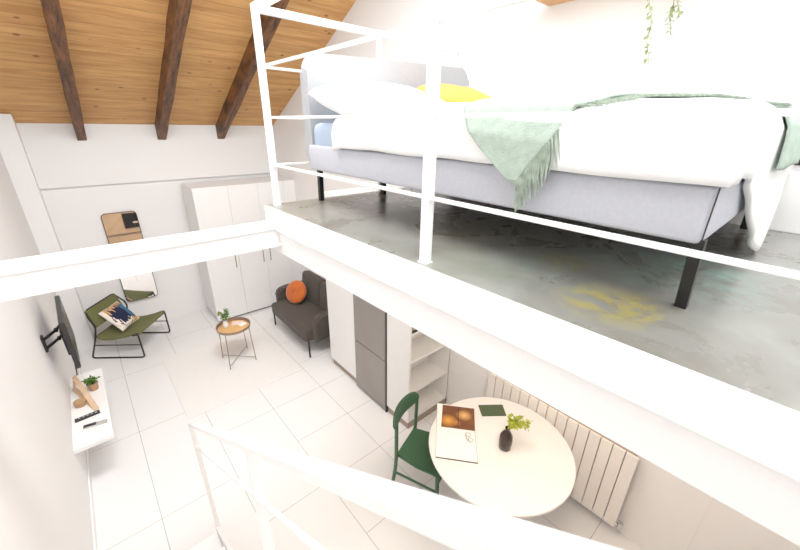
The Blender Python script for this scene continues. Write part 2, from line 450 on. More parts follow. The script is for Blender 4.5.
# dark rafters
for i, (x, w) in enumerate(((.175, .10), (1.05, .10), (1.845, .10))):
    b = NB()
    y0, y1 = YW-.052, YR+.05
    dep = .20
    bm2 = [(y0, roof(y0)+.02), (y1, roof(y1)+.02), (y1, roof(y1)-dep), (y0, roof(y0)-dep+.02)]
    n = 26
    rdm = random.Random(i+3)
    def rings(t, k):
        y = y0+(y1-y0)*t
        j = [noise.noise((t*14, q*3.1, i*5.0))*.010 for q in range(4)]
        return [(x-w/2+j[0], y, roof(y)+.02), (x+w/2+j[1], y, roof(y)+.02), (x+w/2+j[2], y, roof(y)-dep+j[3]), (x-w/2+j[3], y, roof(y)-dep+j[1])][k]
    R_ = [[b.verts.new(rings(q/n, k)) for k in range(4)] for q in range(n+1)]
    for q in range(n):
        for k in range(4): b.faces.new((R_[q][k], R_[q][(k+1) % 4], R_[q+1][(k+1) % 4], R_[q+1][k]))
    b.faces.new(R_[0]); b.faces.new(list(reversed(R_[-1])))
    o = struct('ceiling_beam' if i == 0 else 'ceiling_beam.%03d' % i, b, 'beam')
# mezzanine: slab with resin floor, fascia, steel beam under
ME = .825; MY = 2.13; MEF = .80; MEN = .872
b = NB(); prism(b, [(MEF, MY), (MEN, YB), (XR, YB), (XR, MY)], .1300, 'z', 2.42); struct('mezzanine_slab', b, 'steel_white')
b = NB(); prism(b, [(MEF+.005, MY-.005), (MEN+.005, YB), (XR, YB), (XR, MY-.005)], .0012, 'z', 2.5498); struct('mezzanine_floor', b, 'concrete')
b = NB(); prism(b, [(MEF+.02, MY-.02), (MEN+.016, YB), (MEN+.15, YB), (MEF+.16, MY-.02)], .145, 'z', 2.275); struct('mezzanine_beam', b, 'steel_white')
b = NB(); bx(b, ME+.16, XR, YB, MY-.02, 2.36, 2.42); struct('mezzanine_ceiling', b, 'wall')
b = NB(); bx(b, ME+.16, XR, MY-.16, MY-.02, 2.275, 2.36, .003); struct('mezzanine_end_beam', b, 'steel_white')
b = NB()                                  # I-section cross beam to the left wall
bx(b, XL, ME+.022, 2.0, 2.15, 2.43, 2.452, .002); bx(b, XL, ME+.022, 2.0, 2.15, 2.325, 2.345, .002); bx(b, XL, ME+.022, 2.016, 2.10, 2.345, 2.43)
struct('cross_beam', b, 'steel_white')
b = NB(); bx(b, 2.50, XR, YB, MY-.02, 2.551, 2.82, .004); struct('trim_3', b, 'wall')       # low plinth along the platform wall
b = NB(); bx(b, 2.602, XR, YB, 2.10, 0, 2.36); struct('wall_right_panel', b, 'wall')
b = NB(); bx(b, 2.600, 2.6025, -.155, -.150, 0, 2.3); struct('trim_4', b, 'radiator')
b = NB(); bx(b, XL, XL+.012, YB, YW-.27, 0, .07, .003); struct('baseboard_left', b, 'white')

# ------------------------------------------------------------------ mezzanine railing
rail = thing('railing', 'white steel railing around the edge of the grey sleeping platform', 'railing', (.86, 2.08, 2.551))
ZS = 2.551
for (x, y, w, zt) in ((.86, 2.08, .032, 3.535), (.86, .84, .031, 3.535), (.86, -.40, .031, 3.535), (1.64, 2.09, .024, 3.51), (2.41, 2.09, .024, 3.9)):
    b = NB(); bx(b, x-w/2, x+w/2, y-w/2, y+w/2, ZS, zt, .002)
    bx(b, x-w*.62, x+w*.62, y-w*.62, y+w*.62, ZS, ZS+.006)
    obj('post', b, 'steel_white', rail)
for z, h in ((3.52, .032), (3.268, .012), (3.027, .0115), (2.780, .0115)):
    b = NB(); bx(b, .86-.017 if h > .02 else .853, .86+.017 if h > .02 else .867, -.40, 2.08, z-h/2, z+h/2, .001); obj('rail', b, 'steel_white', rail)
    y_ = 2.09
    b = NB(); bx(b, .86, 2.49, y_-h/2, y_+h/2, z-h/2, z+h/2, .001); obj('rail', b, 'steel_white', rail)

# ------------------------------------------------------------------ staircase with handrail
st = thing('staircase', 'white steel staircase with a slanting handrail rising beside the cross beam', 'staircase', (-.2, 2.2, 0))
sl = .71
for k in range(8):
    z = .2*(k+1); ye = 2.17-.282*k
    b = NB(); bx(b, XL+.02, .15, ye-.29, ye, z-.04, z, .004)
    obj('tread', b, 'steel_white', st)
b = NB(); bx(b, XL+.02, .15, YB+.02, 2.17-.282*7-.29, 1.56, 1.6, .004); obj('landing', b, 'steel_white', st)
b = NB(); beam_box(b, (.165, 2.22, .08), (.165, .02, .08+sl*2.2), .025, .17); obj('stringer', b, 'steel_white', st)
for y, w in ((2.225, .026), (.78, .026), (-.1, .026)):
    zt = 1.185+sl*(2.23-y); zb = max(0.0, .0+sl*(2.22-y))
    b = NB(); bx(b, .17-w/2, .17+w/2, y-w/2, y+w/2, zb, zt, .002); obj('baluster', b, 'steel_white', st)
b = NB(); beam_box(b, (.17, 2.235, 1.184), (.17, -.15, 1.187+sl*2.385), .030, .020, bevel=.002); obj('handrail', b, 'steel_white', st)
b = NB(); beam_box(b, (.17, 2.22, .99), (.17, -.1, .99+sl*2.32), .010, .010); obj('lower_rail', b, 'steel_white', st)

# ------------------------------------------------------------------ wardrobe
wd = thing('wardrobe', 'tall white built-in wardrobe with thin bar handles along the far wall', 'wardrobe', (1.9, 6.0, 0))
b = NB(); bx(b, 1.165, XR-.003, 5.745, YW-.055, .06, 2.135); obj('carcass', b, 'cabinet', wd)
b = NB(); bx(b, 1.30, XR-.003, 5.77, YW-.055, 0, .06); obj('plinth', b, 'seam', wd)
ds = [(1.165, 1.633, 1), (1.636, 2.0725, 1), (2.0755, 2.4985, 0), (2.5015, XR-.003, None)]
for x0, x1, h in ds:
    b = NB(); bx(b, x0, x1, 5.72, 5.742, .035, 2.14, .0015)
    d = obj('door', b, 'cabinet', wd)
    if h is not None:
        hx = x1-.055 if h else x0+.06
        b = NB(); tube(b, fillet([(hx, 5.72, .88), (hx, 5.692, .88), (hx, 5.692, 1.30), (hx, 5.72, 1.30)], .008), .006, 8)
        obj('handle', b, 'bronze', d, smooth=True)

# ------------------------------------------------------------------ standing mirror on the far wall
mi = thing('wall_mirror', 'tall black-framed mirror with rounded corners on the white wall behind the olive chair', 'mirror', (.33, YW, .47))
yy = YW-.03
b = NB(); outer = rrect(.125, .525, .47, 1.80, .05); tube(b, [(x, yy+.012, z) for x, z in outer], .007, 6, closed=True)
MT = Matrix.Translation((0, yy+.02, 1.8)) @ Matrix.Rotation(math.radians(-1.5), 4, 'X') @ Matrix.Translation((0, -yy-.02, -1.8))
obj('frame', b, 'black', mi, smooth=True, xf=MT)
b = NB(); prism(b, rrect(.127, .523, .472, 1.798, .049), .018, 'y', yy+.004); obj('glass', b, 'mirror', mi, xf=MT)

# ------------------------------------------------------------------ lounge chair
O = Vector((-.427, 5.808, 0)); A = Vector((.784, -.620, 0)); B_ = Vector((.620, .784, 0))
lc = thing('lounge_chair', 'low lounge chair with olive fabric sling on a black tubular frame', 'chair', O+A*.33+B_*.32)
LM = Matrix((( *A, 0), (*B_, 0), (0, 0, 1, 0), (0, 0, 0, 1))).transposed(); LM.translation = O
SW = .64; LL = .69; rt = .011
for s in (0, 1):
    yv = s*SW
    b = NB()
    loop = fillet([((.128, yv, .61) if s == 0 else (.150, yv, .56)), (.178, yv, .49), (.125, yv, .31), (.0, yv, rt), (LL, yv, rt), (LL-.005, yv, .372), (LL-.08, yv, .35)], .045)
    tube(b, loop, rt, 8)
    tube(b, [(.085, yv, .21), (LL-.004, yv, .21)], rt*.7, 8)
    obj('side_frame', b, 'black', lc, smooth=True, xf=LM)
b = NB()
tube(b, fillet([(.128, 0, .61), (.094, .03, .715), (.094, SW-.09, .715), (.150, SW, .56)], .05), rt, 8)
obj('back_frame', b, 'black', lc, smooth=True, xf=LM)
b = NB()
tube(b, [(LL-.02, 0, .368), (LL-.02, SW, .368)], rt, 8); tube(b, [(.135, 0, .335), (.135, SW, .335)], rt, 8)
obj('cross_bar', b, 'black', lc, smooth=True, xf=LM)
def slab_path(path, y0, y1, th, bm):
    n = len(path)-1
    def f(u, v):
        i = min(int(u*n), n-1); t = u*n-i
        p = Vector((path[i][0], 0, path[i][1])).lerp(Vector((path[i+1][0], 0, path[i+1][1])), t)
        sag = -.018*math.sin(PI*v)*math.sin(PI*u)
        return Vector((p.x, y0+(y1-y0)*v, p.z+sag))
    grid(bm, n*2, 10, f)
b = NB(); slab_path([(.135, .335), (.16, .31), (.22, .292), (.32, .292), (.43, .31), (.55, .342), (.66, .385), (.695, .385), (.69, .362)], .012, SW-.012, .02, b)
obj('seat', b, 'green_fabric', lc, smooth=True, solid=.022, xf=LM, angle=70)
b = NB(); slab_path([(.180, .475), (.172, .50), (.152, .56), (.128, .63), (.104, .695), (.090, .708)], .022, SW-.075, .02, b)
obj('backrest', b, 'green_fabric', lc, smooth=True, solid=.024, xf=LM, angle=70)
# patterned cushion on the chair: leans on the backrest
cz = Vector((.74, .0, .66)).normalized(); cx = Vector((0, 1, 0)); cx = (cx-cz*cx.dot(cz)).normalized(); cy = cz.cross(cx)
CM = Matrix(((*cx, 0), (*cy, 0), (*cz, 0), (0, 0, 0, 1))).transposed(); CM.translation = (.285, .31, .485)
b = NB(); superpillow(b, .37, .37, .12)
me_x = LM @ CM
cu = obj('cushion', b, 'pattern', None, smooth=True, angle=80)
cu.matrix_world = me_x
tag(cu, 'square cushion with navy, blue and tan print leaning on the olive lounge chair', 'cushion')
b = NB(); tube(b, [(-.18, -.18, 0), (0, -.172, 0), (.18, -.18, 0), (.172, 0, 0), (.18, .18, 0), (0, .172, 0), (-.18, .18, 0), (-.172, 0, 0)], .006, 6, closed=True)
pp = obj('piping', b, 'cream', None, smooth=True); pp.parent = cu

# ------------------------------------------------------------------ rug
b = NB(); bx(b, .28, 1.635, 3.76, 5.20, .0005, .010, .003)
tag(obj('rug', b, 'rug'), 'cream flat rug under the round tray table in front of the sofa', 'rug')

# ------------------------------------------------------------------ tray side table
TX, TY = 1.085, 4.525
sd = thing('side_table', 'small round tray table with thin bronze crossed legs in front of the sofa', 'table', (TX, TY, .01))
zt = .50; R0 = .205
b = NB(); lathe(b, [(.0005, 0), (R0-.008, 0), (R0, .006), (R0+.006, .04), (R0+.002, .042), (R0-.006, .009), (R0-.014, .005), (.0005, .005)], (TX, TY, zt), 40, False, False)
t_ = obj('tray', b, 'bronze', sd, smooth=True)
b = NB(); lathe(b, [(.0005, 0), (R0-.016, 0)], (TX, TY, zt+.0062), 40, False, False); obj('tray_surface', b, 'tray', t_)
feet = [(.915, 4.356), (1.249, 4.353), (.919, 4.690), (1.257, 4.706)]
for (x, y) in feet:
    d = Vector((x-TX, y-TY, 0)).normalized(); q = Vector((TX, TY, 0))+d*(R0+.004)
    b = NB(); tube(b, [(q.x, q.y, zt+.03), (x, y, .012)], .0055, 8); lathe(b, [(.007, .010), (.007, .02)], (x, y, 0), 8)
    obj('leg', b, 'bronze', sd, smooth=True)
for i, j in ((0, 3), (1, 2)):
    z = .055
    b = NB(); tube(b, [(feet[i][0], feet[i][1], z), (feet[j][0], feet[j][1], z+.0)], .0045, 8); obj('stretcher', b, 'bronze', sd, smooth=True)
zs = zt+.0065
VX, VY = TX-.075, TY+.06
pl = thing('potted_plant', 'small green plant in a white ceramic vase on the round tray table', 'plant', (VX, VY, zs))
b = NB(); lathe(b, [(.028, 0), (.036, .01), (.038, .04), (.030, .075), (.022, .10), (.024, .108), (.018, .105), (.016, .06), (.001, .02)], (VX, VY, zs), 24, True, False); obj('vase', b, 'ceramic', pl, smooth=True)
b = NB(); bouquet(b, (VX, VY, zs+.05), (VX+.005, VY, zs+.22), .075, 12, 6, .045, .026, 4); obj('foliage', b, 'leaf', pl)
def flat(name, pts, z, th, m, label, cat, group=None):
    b = NB(); lo = [b.verts.new((x, y, z)) for x, y in pts]; hi = [b.verts.new((x, y, z+th)) for x, y in pts]
    n = len(pts); b.faces.new(list(reversed(lo))); b.faces.new(hi)
    for i in range(n): b.faces.new((lo[i], lo[(i+1) % n], hi[(i+1) % n], hi[i]))
    return tag(obj(name, b, m), label, cat, group)
def quad(cx, cy, w, h, a):
    c, s = math.cos(a), math.sin(a)
    return [(cx+u*c-v*s, cy+u*s+v*c) for u, v in ((-w/2, -h/2), (w/2, -h/2), (w/2, h/2), (-w/2, h/2))]
flat('leaflet', quad(TX+.075, TY+.08, .14, .10, -.5), zs, .003, 'paperpink', 'pale pink leaflet on the tray table behind the white card', 'leaflet')
flat('card', quad(TX+.115, TY-.005, .095, .07, .35), zs+.0032, .002, 'paper', 'small white card lying on the tray table at the sofa side', 'card')

# ------------------------------------------------------------------ sofa
sf = thing('sofa', 'compact two-seat sofa in dark taupe fabric on thin black legs', 'sofa', (2.15, 4.5, 0))
Y0, Y1 = 3.87, 5.17
b = NB(); bx(b, 1.80, 2.44, Y0+.09, Y1-.09, .225, .42, .05, 4); obj('seat', b, 'sofa', sf, smooth=True, angle=60)
for y0, y1 in ((Y0, Y0+.115), (Y1-.115, Y1)):
    b = NB(); prof = [(2.52, .235), (2.52, .61), (2.12, .61)]
    for k in range(1, 8):
        a = PI/2+PI/2*k/7; prof.append((2.03+.10*math.cos(a), .51+.10*math.sin(a)))
    prof += [(1.925, .30), (1.94, .235)]
    prism(b, prof, y1-y0, 'y', y0)
    es = [e for e in b.edges]
    bmesh.ops.bevel(b, geom=[e for e in b.edges if abs(e.verts[0].co.y-e.verts[1].co.y) < 1e-5], offset=.025, segments=3, affect='EDGES')
    obj('armrest', b, 'sofa', sf, smooth=True, angle=60)
BT = Matrix.Translation((2.36, 0, .40)) @ Matrix.Rotation(math.radians(8), 4, 'Y')
mid = 4.47
for y0, y1 in ((Y0+.12, mid-.004), (mid+.004, Y1-.12)):
    b = NB(); bx(b, -.07, .09, y0, y1, -.02, .43, .055, 4, BT)
    o = obj('backrest', b, 'sofa', sf, smooth=True, angle=60)
b = NB(); bx(b, 2.44, 2.56, Y0+.10, Y1-.10, .235, .66, .03, 3); obj('back_panel', b, 'sofa', sf, smooth=True)
for x, y in ((1.845, Y0+.075), (1.845, Y1-.075), (2.47, Y0+.075), (2.47, Y1-.075)):
    b = NB(); tube(b, [(x, y, 0), (x, y, .25)], .0125, 10); obj('leg', b, 'black', sf, smooth=True)
# round cushion
n_ = Vector((-.80, -.36, .48)).normalized()
Q = n_.to_track_quat('Z', 'Y').to_matrix().to_4x4(); Q.translation = (2.13, 4.83, .595)
b = NB()
def disc(u, v, sg):
    a = 2*PI*v; r = u*.185
    th = .062*math.sqrt(max(0, 1-u**2.6))*(1-.75*math.exp(-(u/.13)**2)) + .004*math.cos(a*18)*math.sin(PI*u)*.8
    return Vector((r*math.cos(a), r*math.sin(a), sg*th))
for sg in (1, -1): grid(b, 12, 72, lambda u, v: disc(u, v, sg))
cu2 = obj('round_cushion', b, 'orange', None, smooth=True, angle=80); cu2.matrix_world = Q
tag(cu2, 'round burnt orange cushion with a button centre in the sofa corner', 'cushion')
b = NB(); lathe(b, [(.001, .012), (.012, .012), (.017, .018), (.012, .027), (.001, .029)], (0, 0, 0), 16, False, False); o = obj('button', b, 'orange', None, smooth=True); o.parent = cu2

# ------------------------------------------------------------------ kitchen run
kc = thing('tall_cabinet', 'tall white cabinet between the sofa and the grey fridge', 'cabinet', (2.3, 3.34, 0))
b = NB(); bx(b, 2.02, 2.60, 3.04, 3.635, .10, 2.30); obj('carcass', b, 'cabinet', kc)
b = NB(); bx(b, 2.0, 2.02, 3.042, 3.635, .105, 2.30, .0015); obj('door', b, 'cabinet', kc)
b = NB(); bx(b, 2.03, 2.60, 3.04, 3.625, 0, .10); obj('plinth', b, 'plinth', kc)
fr = thing('fridge', 'grey steel two-door fridge freezer between white tall cabinets', 'fridge', (2.3, 2.74, 0))
b = NB(); bx(b, 2.045, 2.60, 2.47, 3.03, .03, 1.86); obj('body', b, 'fridgeside', fr)
b = NB(); bx(b, 1.985, 2.043, 2.468, 3.03, .692, 1.87, .006); o = obj('door', b, 'fridge', fr)
b = NB(); bx(b, 1.985, 2.043, 2.468, 3.03, .04, .683, .006); o = obj('door', b, 'fridge', fr)
b = NB(); bx(b, 2.06, 2.58, 2.48, 3.02, 0, .03); obj('foot', b, 'blackplastic', fr)
b = NB(); bx(b, 1.99, 2.60, 2.452, 2.466, .0, 1.87); obj('gap_shade', b, 'blackplastic', fr)  # black sheet standing in for the shade in the gap beside the fridge
b = NB(); bx(b, 2.02, 2.60, 2.47, 3.03, 1.90, 2.30); 
oc = thing('overhead_cabinet', 'white cabinet above the grey fridge', 'cabinet', (2.3, 2.74, 1.9))
obj('carcass', b, 'cabinet', oc)
b = NB(); bx(b, 2.0, 2.02, 2.47, 3.03, 1.90, 2.30, .0015); obj('door', b, 'cabinet', oc)
sc_ = thing('shelf_cabinet', 'white end cabinet with open shelves facing the dining table', 'cabinet', (2.3, 2.28, 0))
b = NB(); bx(b, 2.0, 2.022, 2.105, 2.45, .10, 2.30, .001); obj('front_panel', b, 'cabinet', sc_)
b = NB(); bx(b, 2.022, 2.60, 2.40, 2.45, .10, 2.30); obj('back_panel', b, 'cabinet', sc_)
b = NB(); bx(b, 2.58, 2.60, 2.105, 2.40, .10, 2.30); obj('side_panel', b, 'cabinet', sc_)
for z in (.10, .455, .835, 1.155, 1.55, 2.27):
    b = NB(); bx(b, 2.022, 2.58, 2.108, 2.40, z, z+.022); obj('shelf', b, 'cabinet', sc_)
b = NB(); bx(b, 2.02, 2.60, 2.12, 2.45, 0, .10); obj('plinth', b, 'plinth', sc_)
# black appliance tray on the top open shelf
b = NB(); bx(b, 2.03, 2.20, 2.112, 2.36, 1.178, 1.200, .006); hob = obj('baking_tray', b, 'blackplastic'); tag(hob, 'flat black tray lying on an open shelf beside the fridge', 'tray')
b = NB(); bx(b, 2.04, 2.19, 2.125, 2.35, 1.200, 1.206, .002); obj('rim', b, 'chrome', hob)

# back kitchen unit (seen only in the mirror)
ku = thing('kitchen_unit', 'beech kitchen unit with black oven reflected in the wall mirror', 'cabinet', (1.0, -.6, 0))
b = NB(); bx(b, .22, 1.75, -.95, -.37, .02, .90); obj('carcass', b, 'plinth', ku)
b = NB(); bx(b, .22, 1.75, -.37, -.35, .0, .225); obj('drawer', b, 'kitchenwood', ku)
b = NB(); bx(b, .22, 1.75, -.37, -.35, .292, .90); obj('door', b, 'kitchenwood', ku)
b = NB(); bx(b, .20, 1.77, -.97, -.34, .90, .94, .004); obj('worktop', b, 'white', ku)
b = NB(); bx(b, .72, 1.28, -.352, -.335, .42, .86, .004); ov = obj('oven_door', b, 'screen', ku)
b = NB(); bx(b, .94, 1.06, -.336, -.332, .56, .60); obj('display', b, 'paperpink', ov)

# ------------------------------------------------------------------ TV on wall arm
tv = thing('television', 'flat black television on a swivel arm on the left wall', 'television', (XL, 4.1, 1.1))
p_near = Vector((-.385, 3.93, 0)); p_far = Vector((-.415, 4.66, 0))
dv = (p_far-p_near); wd_ = dv.length; dv.normalize(); nv = Vector((dv.y, -dv.x, 0))
TM = Matrix(((*dv, 0), (*nv, 0), (0, 0, 1, 0), (0, 0, 0, 1))).transposed(); TM.translation = p_near
b = NB(); bx(b, 0, wd_, -.035, 0, .915, 1.385, .005, 2, TM); obj('casing', b, 'blackplastic', tv)
b = NB(); bx(b, .01, wd_-.01, 0, .0025, .93, 1.375, 0, 2, TM); obj('screen', b, 'screen', tv)
b = NB(); bx(b, .18, .56, -.06, -.035, .98, 1.24, .008, 2, TM); obj('back_cover', b, 'blackplastic', tv)
b = NB(); bx(b, XL+.0005, XL+.018, 4.0, 4.06, 1.12, 1.27, .003); obj('wall_plate', b, 'black', tv)
for z in (1.235, 1.15):
    b = NB(); beam_box(b, (XL+.015, 4.03, z), (XL+.095, 4.17, z), .014, .022); beam_box(b, (XL+.095, 4.17, z), (-.445, 4.27, z), .014, .022)
    lathe(b, [(.013, -.018), (.013, .018)], (XL+.095, 4.17, z), 12); obj('swivel_arm', b, 'black', tv)
b = NB(); tube(b, fillet([(-.42, 3.97, .95), (-.425, 3.965, .90), (-.43, 3.97, .86), (-.435, 3.975, .83)], .08), .006, 6); obj('cable', b, 'black', tv, smooth=True)

# ------------------------------------------------------------------ floating shelf and its objects
sh = thing('wall_shelf', 'white floating shelf below the television on the left wall', 'shelf', (XL, 4.0, .45))
b = NB(); bx(b, XL, -.298, 3.405, 4.63, .43, .47, .003); obj('board', b, 'white', sh)
b = NB(); bx(b, XL, XL+.06, 3.5, 4.5, .37, .43); obj('bracket', b, 'white', sh)
ZT = .47
# triangular plywood frame
def dirv(a): return Vector((math.cos(a), math.sin(a), 0))
tf = thing('wooden_triangle', 'pale wooden triangular frame on the white shelf below the television', 'ornament', (-.45, 4.1, ZT))
P0, P1, P2 = Vector((-.535, 4.36, ZT+.005)), Vector((-.385, 3.86, ZT+.005)), Vector((-.50, 4.33, ZT+.16))
for a, c in ((P0, P1), (P1, P2), (P2, P0)):
    b = NB(); beam_box(b, a, c, .04, .010, up=(0, 0, 1) if abs((c-a).z) < .02 else (-.4, 0, 1)); obj('side', b, 'plywood', tf)
b = NB(); lathe(b, [(.04, 0), (.05, .05), (.046, .055), (.03, .05), (.001, .045)], (-.495, 4.03, ZT+.001), 16, True, False)
tag(obj('woven_bowl', b, 'basket', smooth=True), 'small tan woven bowl on the near side of the wooden triangle on the shelf', 'bowl')
pq = thing('potted_succulent', 'small green succulent in a woven tan pot on the white wall shelf', 'plant', (-.385, 4.24, ZT))
b = NB(); lathe(b, [(.036, 0), (.046, .08), (.042, .082), (.036, .068), (.001, .066)], (-.385, 4.24, ZT), 20, True, False); obj('pot', b, 'basket', pq, smooth=True)
b = NB(); bouquet(b, (-.385, 4.24, ZT+.06), (-.385, 4.24, ZT+.125), .05, 16, 7, .045, .02, 9); obj('foliage', b, 'leaf', pq)
def bar(name, p0, p1, w, h, m, label, cat):
    b = NB(); beam_box(b, (p0[0], p0[1], ZT+h/2), (p1[0], p1[1], ZT+h/2), w, h, bevel=.003); return tag(obj(name, b, m), label, cat)
o = bar('remote_control', (-.545, 3.80), (-.365, 3.81), .042, .018, 'blackplastic', 'long black remote control on the white shelf, nearer the wooden triangle', 'remote')
b = NB()
for k in range(5): bx(b, -.52+.03*k, -.505+.03*k, 3.798, 3.812, ZT+.018, ZT+.0205)
obj('button', b, 'clear', o)
o = bar('slim_remote', (-.49, 3.655), (-.325, 3.625), .038, .016, 'clear', 'short two-tone black and grey remote at the bare end of the shelf', 'remote')
b = NB(); beam_box(b, (-.488, 3.6545, ZT+.0175), (-.40, 3.6385, ZT+.0175), .034, .004); obj('button_panel', b, 'blackplastic', o)

# ------------------------------------------------------------------ dining table
DX, DY = 1.945, 1.02; DR = .54
tb = thing('dining_table', 'round white pedestal dining table below the sleeping platform', 'table', (DX, DY, 0))
b = NB(); lathe(b, [(.001, .712), (DR-.03, .712), (DR-.004, .72), (DR, .728), (DR, .734), (DR-.004, .74), (.001, .74)], (DX, DY, 0), 72, False, False); obj('tabletop', b, 'table', tb, smooth=True, angle=35)
b = NB(); lathe(b, [(.05, .03), (.035, .09), (.033, .6), (.06, .69), (.12, .712)], (DX, DY, 0), 28); obj('pedestal', b, 'white', tb, smooth=True)
b = NB(); lathe(b, [(.27, 0), (.27, .012), (.20, .022), (.05, .035)], (DX, DY, 0), 40); obj('base', b, 'white', tb, smooth=True)
zt = .741
# magazine spread
a_ = Vector((1.50, 1.266)); e1 = Vector((.193, -.233)); e2 = Vector((.408, .372))   # near edge, long edge
def Pm(u, v): q = a_+e1*u+e2*v; return (q.x, q.y)
mg = thing('magazine', 'large open white magazine with a warm brown photo spread on the round table', 'magazine', (1.72, 1.3, zt))
def slabq(pts, z, th):
    b = NB(); lo = [b.verts.new((x, y, z)) for x, y in pts]; hi = [b.verts.new((x, y, z+th)) for x, y in pts]
    n = len(pts); b.faces.new(list(reversed(lo))); b.faces.new(hi)
    for i in range(n): b.faces.new((lo[i], lo[(i+1) % n], hi[(i+1) % n], hi[i]))
    return b
obj('cover', slabq([Pm(-.005, -.012), Pm(1.01, -.012), Pm(1.01, 1.01), Pm(-.005, 1.01)], zt, .0018), 'blackplastic', mg)
obj('page', slabq([Pm(0, 0), Pm(1, 0), Pm(1, .50), Pm(0, .50)], zt+.0018, .006), 'paper', mg)
obj('page', slabq([Pm(0, .505), Pm(1, .505), Pm(1, 1), Pm(0, 1)], zt+.0018, .006), 'paper', mg)
# photo printed page: local frame for generated coordinates
u2 = (Vector(Pm(1, .55))-Vector(Pm(0, .55))); v2 = (Vector(Pm(0, 1))-Vector(Pm(0, .55)))
ax = Vector((u2.x, u2.y, 0)).normalized(); ay = Vector((-ax.y, ax.x, 0))
PM = Matrix(((*ax, 0), (*ay, 0), (0, 0, 1, 0), (0, 0, 0, 1))).transposed(); pc = Vector((1.923, 1.412, zt+.0085)); PM.translation = pc
b = NB(); bx(b, -.135, .135, -.128, .122, -.0007, .0007)
po = obj('photo_page', b, 'photo'); po.matrix_world = PM
mgw = mg.matrix_basis.inverted(); po.parent = mg; po.matrix_parent_inverse = mgw
b = slabq([(2.166, 1.389), (2.332, 1.256), (2.251, 1.163), (2.091, 1.291)], zt, .010)
nb = obj('notebook', b, 'greenbook'); tag(nb, 'thin dark green notebook lying on the round table towards the radiator', 'book')
# glasses on the magazine
gl = thing('glasses', 'small folded clear-framed glasses lying on the open magazine page', 'glasses', (1.83, 1.21, zt+.008))
GM = Matrix.Translation((1.825, 1.215, zt+.0105)) @ Matrix.Rotation(math.radians(60), 4, 'Z')
for sx in (-1, 1):
    b = NB(); tube(b, [Vector((sx*.026+.021*math.cos(t*PI/8), .016*math.sin(t*PI/8), 0)) for t in range(16)], .0022, 5, closed=True); obj('lens_rim', b, 'clear', gl, smooth=True, xf=GM)
    b = NB(); tube(b, [(sx*.048, .004, 0), (sx*.04, .02, .001), (-sx*.03, .028+.004*sx, .002)], .0018, 5); obj('temple', b, 'clear', gl, smooth=True, xf=GM)
# bottle vase with sprigs
vs_ = thing('bottle_vase', 'dark brown bottle vase holding lime green sprigs on the round table', 'vase', (1.962, .985, zt))
b = NB(); lathe(b, [(.038, 0), (.045, .008), (.049, .07), (.046, .12), (.030, .155), (.018, .172), (.017, .192), (.020, .197), (.013, .195), (.012, .17), (.001, .14)], (1.962, .985, zt), 32, True, False); obj('bottle', b, 'vase', vs_, smooth=True)
b = NB(); bouquet(b, (1.962, .985, zt+.18), (2.055, .945, zt+.235), .078, 28, 9, .028, .017, 12); obj('sprig', b, 'leaf_light', vs_)

# ------------------------------------------------------------------ green dining chair
d2 = Vector((.353, -.936, 0)); r2 = Vector((.936, .353, 0))       # forward, sideways
CMx = Matrix(((*r2, 0), (*d2, 0), (0, 0, 1, 0), (0, 0, 0, 1))).transposed(); CMx.translation = (1.61, 1.715, 0)
ch = thing('dining_chair', 'dark green painted wooden chair pulled up to the round white table', 'chair', (1.66, 1.55, 0))
b = NB()
seat = [(-.165, .0), (-.195, .20), (-.19, .385), (-.15, .41), (.15, .41), (.19, .385), (.195, .20), (.165, .0)]
prism(b, seat, .028, 'z', .435); bmesh.ops.bevel(b, geom=b.edges[:], offset=.006, segments=2, affect='EDGES')
obj('seat', b, 'green_wood', ch, smooth=True, xf=CMx)
for sx in (-1, 1):
    b = NB(); tube(b, fillet([(sx*.185, -.04, 0), (sx*.180, .0, .30), (sx*.180, .008, .46), (sx*.188, .010, .80)], .1), .0155, 10); obj('leg', b, 'green_wood', ch, smooth=True, xf=CMx)
    b = NB(); tube(b, [(sx*.175, .375, .44), (sx*.19, .40, 0)], .017, 10, r1=.013); obj('leg', b, 'green_wood', ch, smooth=True, xf=CMx)
    b = NB(); tube(b, [(sx*.183, -.01, .27), (sx*.185, .385, .27)], .0105, 8); obj('stretcher', b, 'green_wood', ch, smooth=True, xf=CMx)
b = NB(); tube(b, [(-.17, .385, .37), (.17, .385, .37)], .0105, 8); obj('stretcher', b, 'green_wood', ch, smooth=True, xf=CMx)
b = NB()
def backr(u, v):
    a = 2*u-1
    y = .004-.055*(1-a*a)-.015*v
    hh = .056*math.sqrt(max(.0, 1-abs(a)**4))+.010
    return Vector((a*.215, y+.012, .795+(2*v-1)*hh))
grid(b, 20, 8, backr)
obj('backrest', b, 'green_wood', ch, smooth=True, solid=.020, xf=CMx, angle=70)

# ------------------------------------------------------------------ radiator
ra = thing('radiator', 'ivory vertical-panel radiator on the wall beside the round table', 'radiator', (2.56, .9, .1))
n = 15; pit = .0855
for k in range(n):
    y0 = .262+pit*k
    b = NB(); bx(b, 2.505, 2.525, y0, y0+pit-.006, .115, .845, .003); obj('panel', b, 'radiator', ra)
b = NB(); bx(b, 2.527, 2.575, .285, .275+pit*n-.01, .13, .83); obj('core', b, 'plinth', ra)
b = NB(); tube(b, [(2.53, .28, .14), (2.53, .225, .14)], .012, 10); tube(b, [(2.53, .235, .14), (2.53, .235, .085), (2.598, .235, .085)], .008, 8); lathe(b, [(.019, -.02), (.019, .03)], (2.53, .235, .15), 12); obj('valve', b, 'chrome', ra, smooth=True)
for y in (.5, 1.3):
    b = NB(); bx(b, 2.575, 2.6015, y, y+.04, .3, .7); obj('wall_bracket', b, 'radiator', ra)

